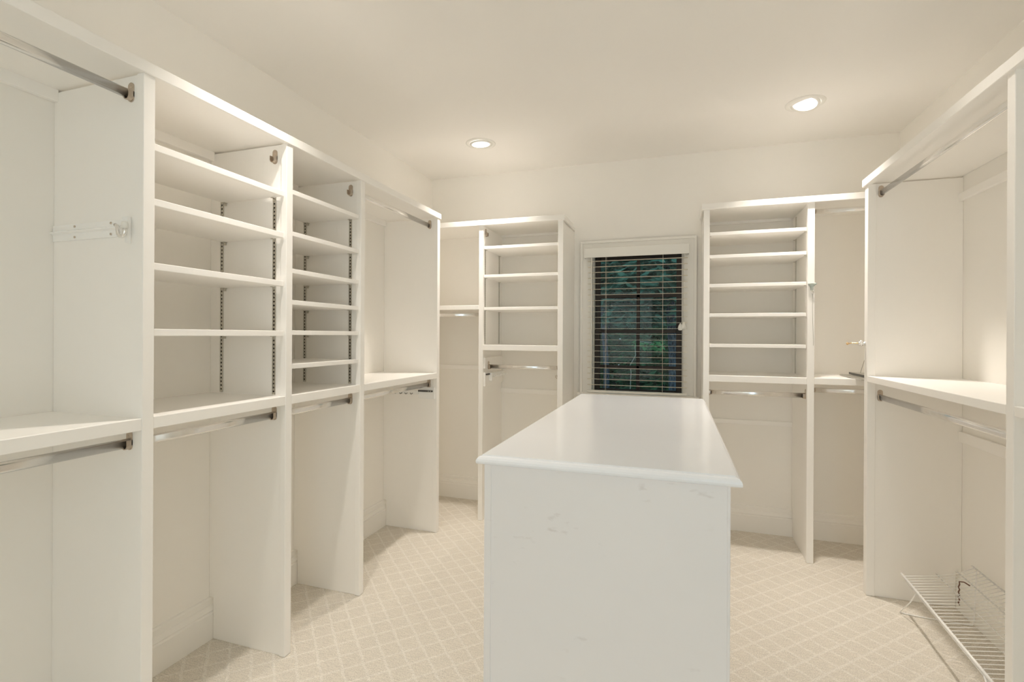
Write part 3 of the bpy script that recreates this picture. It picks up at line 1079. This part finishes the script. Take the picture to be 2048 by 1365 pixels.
for yl in (2.790, 1.900):
    bm = new()
    s_ = -1 if yl > 2.3 else 1
    tube(bm, [(fx(yl) + 0.002, yl + s_ * 0.150, 0.180), (fx(yl) + 0.004, yl + s_ * 0.075, 0.092), (1.010, yl, 0.006), (1.030, yl - 0.002, 0.0035), (1.09, yl - 0.012, 0.0035), (1.275, yl - 0.020, 0.0035), (1.281, yl - 0.020, 0.02), (1.283, yl - 0.035, 0.255)], 0.0028, 8)
    obj('leg', bm, M['vinyl_coat'], rk)
# brown twisted cord tied to the rack
bm = new()
pts = [(1.175, 2.57, 0.262), (1.162, 2.585, 0.268), (1.152, 2.60, 0.262)] + [(1.151 + 0.002 * (-1) ** i, 2.60, 0.25 - 0.011 * i) for i in range(9)]
tube(bm, pts, 0.0026, 6)
tag(obj('tied_cord', bm, M['cord_brown'], loc=(1.151, 2.60, 0.16)), 'short brown twisted cord tied to the white wire shoe rack', 'cord')

# ------------------------------------------------------------------ outside: ground, trees, shrubs
random.seed(7)
bm = new(); bx(bm, -14, 16, 4.2, 26, -0.5, -0.4)
obj('ground', bm, M['ground'], kind='structure')


def leaves(bm, n, centre, rad, size, droop=0.6, flat=0.5):
    for _ in range(n):
        while True:
            p = Vector((random.uniform(-1, 1), random.uniform(-1, 1), random.uniform(-1, 1)))
            if p.length < 1: break
        c = Vector(centre) + Vector((p.x * rad[0], p.y * rad[1], p.z * rad[2]))
        a = random.uniform(0, 2 * PI)
        L_ = size * random.uniform(0.6, 1.3)
        d = Vector((math.cos(a), math.sin(a) * flat, -random.uniform(0.1, 1.0) * droop)).normalized()
        sdv = d.cross(Vector((random.uniform(-.6, .6), random.uniform(-1, 0), 1))).normalized() * L_ * 0.20
        nrm = d.cross(sdv).normalized() * L_ * 0.10
        v = [bm.verts.new(c), bm.verts.new(c + d * L_ * 0.45 + sdv + nrm), bm.verts.new(c + d * L_), bm.verts.new(c + d * L_ * 0.45 - sdv + nrm), bm.verts.new(c + d * L_ * 0.45)]
        bm.faces.new((v[0], v[1], v[4])); bm.faces.new((v[1], v[2], v[4]))
        bm.faces.new((v[2], v[3], v[4])); bm.faces.new((v[3], v[0], v[4]))


def tree(name, x, y, r, h, label, clumps, leafmat, size, lean=0.0, nl=0):
    t = thing(name, (x, y, -0.4), label, 'tree' if name != 'shrub' else 'shrub', 'trees outside the window' if False else None)
    bm = new()
    pts, rad = [], []
    for i in range(9):
        k = i / 8
        pts.append((x + lean * k + 0.04 * math.sin(k * 9), y, -0.4 + h * k))
        rad.append(r * (1.25 - 0.7 * k) if i else r * 1.6)
    tube(bm, pts, r, 14, radii=rad)
    for (cx, cy, cz), (rx, ry, rz), n in clumps:
        z0 = min(max(cz - 0.5, 0.3), h - 0.8)
        kk = (z0 + 0.4) / h
        tube(bm, [(x + lean * kk, y, z0), ((x + cx) / 2, (y + cy) / 2, (z0 + cz) / 2 + 0.15), (cx, cy, cz)], 0.02, 6, radii=[r * 0.4, r * 0.22, 0.008])
    obj('trunk', bm, M['bark'], t)
    bm = new()
    for c_, rr, n in clumps:
        leaves(bm, n, c_, rr, size)
    obj('foliage', bm, leafmat, t, kind='stuff')
    return t


# camera looks at the window along about x = -0.07*y .. lines; trees 2.5 m to 9 m beyond the wall
tree('tree', -0.050, 6.9, 0.058, 5.5, 'rough blue-grey tree trunk close to the right edge of the window view',
     [((-0.25, 6.2, 2.30), (0.75, 0.5, 0.60), 1100), ((0.35, 6.4, 1.80), (0.5, 0.4, 0.35), 350)], M['leaf'], 0.20)
tree('tree', -0.955, 7.1, 0.036, 5.0, 'slim blue-grey trunk at the left edge of the window view',
     [((-1.1, 6.6, 2.35), (0.7, 0.5, 0.62), 1000), ((-0.62, 6.5, 1.72), (0.45, 0.3, 0.28), 300)], M['leaf'], 0.19)
tree('tree', -2.3, 10.2, 0.07, 6.0, 'leafy tree in the middle of the window view behind the two trunks',
     [((-0.9, 9.4, 2.9), (1.5, 0.7, 1.2), 2000), ((-0.9, 9.4, 1.85), (1.0, 0.5, 0.4), 600)], M['leaf'], 0.26)
for i, (x, y, h, rx, mt_, lb) in enumerate(((-2.3, 11.5, 2.2, 1.3, 'leaf2', 'dark round shrub lowest at the left of the window view'),
                                       (-0.2, 11.0, 1.7, 1.1, 'leaf2', 'low dark shrub in the middle of the window view'),
                                       (1.4, 12.0, 2.4, 1.4, 'leaf2', 'dark shrub low at the right of the window view'))):
    tree('shrub', x, y, 0.03, h * 0.6, lb, [((x, y, h * 0.35), (rx, 0.7, h * 0.62), 2200)], M[mt_], 0.20)
# far dense backdrop of woodland
bt = [(-7.2, 16.0, 'leafy wood tree farthest left in the front row beyond the window'), (-3.6, 16.4, 'leafy wood tree left of centre in the front row beyond the window'), (0.0, 16.0, 'leafy wood tree in the middle of the front row beyond the window'), (3.6, 16.4, 'leafy wood tree right of centre in the front row beyond the window'), (7.2, 16.0, 'leafy wood tree farthest right in the front row beyond the window'),
      (-5.4, 19.6, 'dark wood tree at the left of the rear row beyond the window'), (-1.8, 19.4, 'dark wood tree left of the middle of the rear row beyond the window'), (1.8, 19.6, 'dark wood tree right of the middle of the rear row beyond the window'), (5.4, 19.4, 'dark wood tree at the right of the rear row beyond the window')]
for x, y, lb in bt:
    tree('forest_tree', x, y, 0.16, 9.0, lb, [((x, y, 5.4), (1.65, 1.2, 3.3), 2200), ((x, y + 0.2, 1.6), (1.65, 1.0, 2.1), 1800)], M['leaf2'], 0.45)
# pale twig with fresh leaves
tw = thing('sapling', (-0.50, 5.6, -0.4), 'thin pale sapling with fresh bright leaves in the middle of the window', 'sapling')
bm = new()
tube(bm, [(-0.50, 5.6, -0.40), (-0.485, 5.6, 0.3), (-0.46, 5.6, 0.90), (-0.47, 5.6, 0.98), (-0.41, 5.6, 1.09), (-0.42, 5.6, 1.18), (-0.36, 5.62, 1.24), (-0.22, 5.65, 1.22)], 0.0045, 6)
obj('stem', bm, plain('pale_twig', (0.45, 0.50, 0.45)), tw)
bm = new()
leaves(bm, 40, (-0.37, 5.6, 1.22), (0.07, 0.05, 0.04), 0.07)
leaves(bm, 50, (-0.20, 5.62, 1.20), (0.10, 0.05, 0.06), 0.06)
obj('foliage', bm, M['leaf3'], tw, kind='stuff')
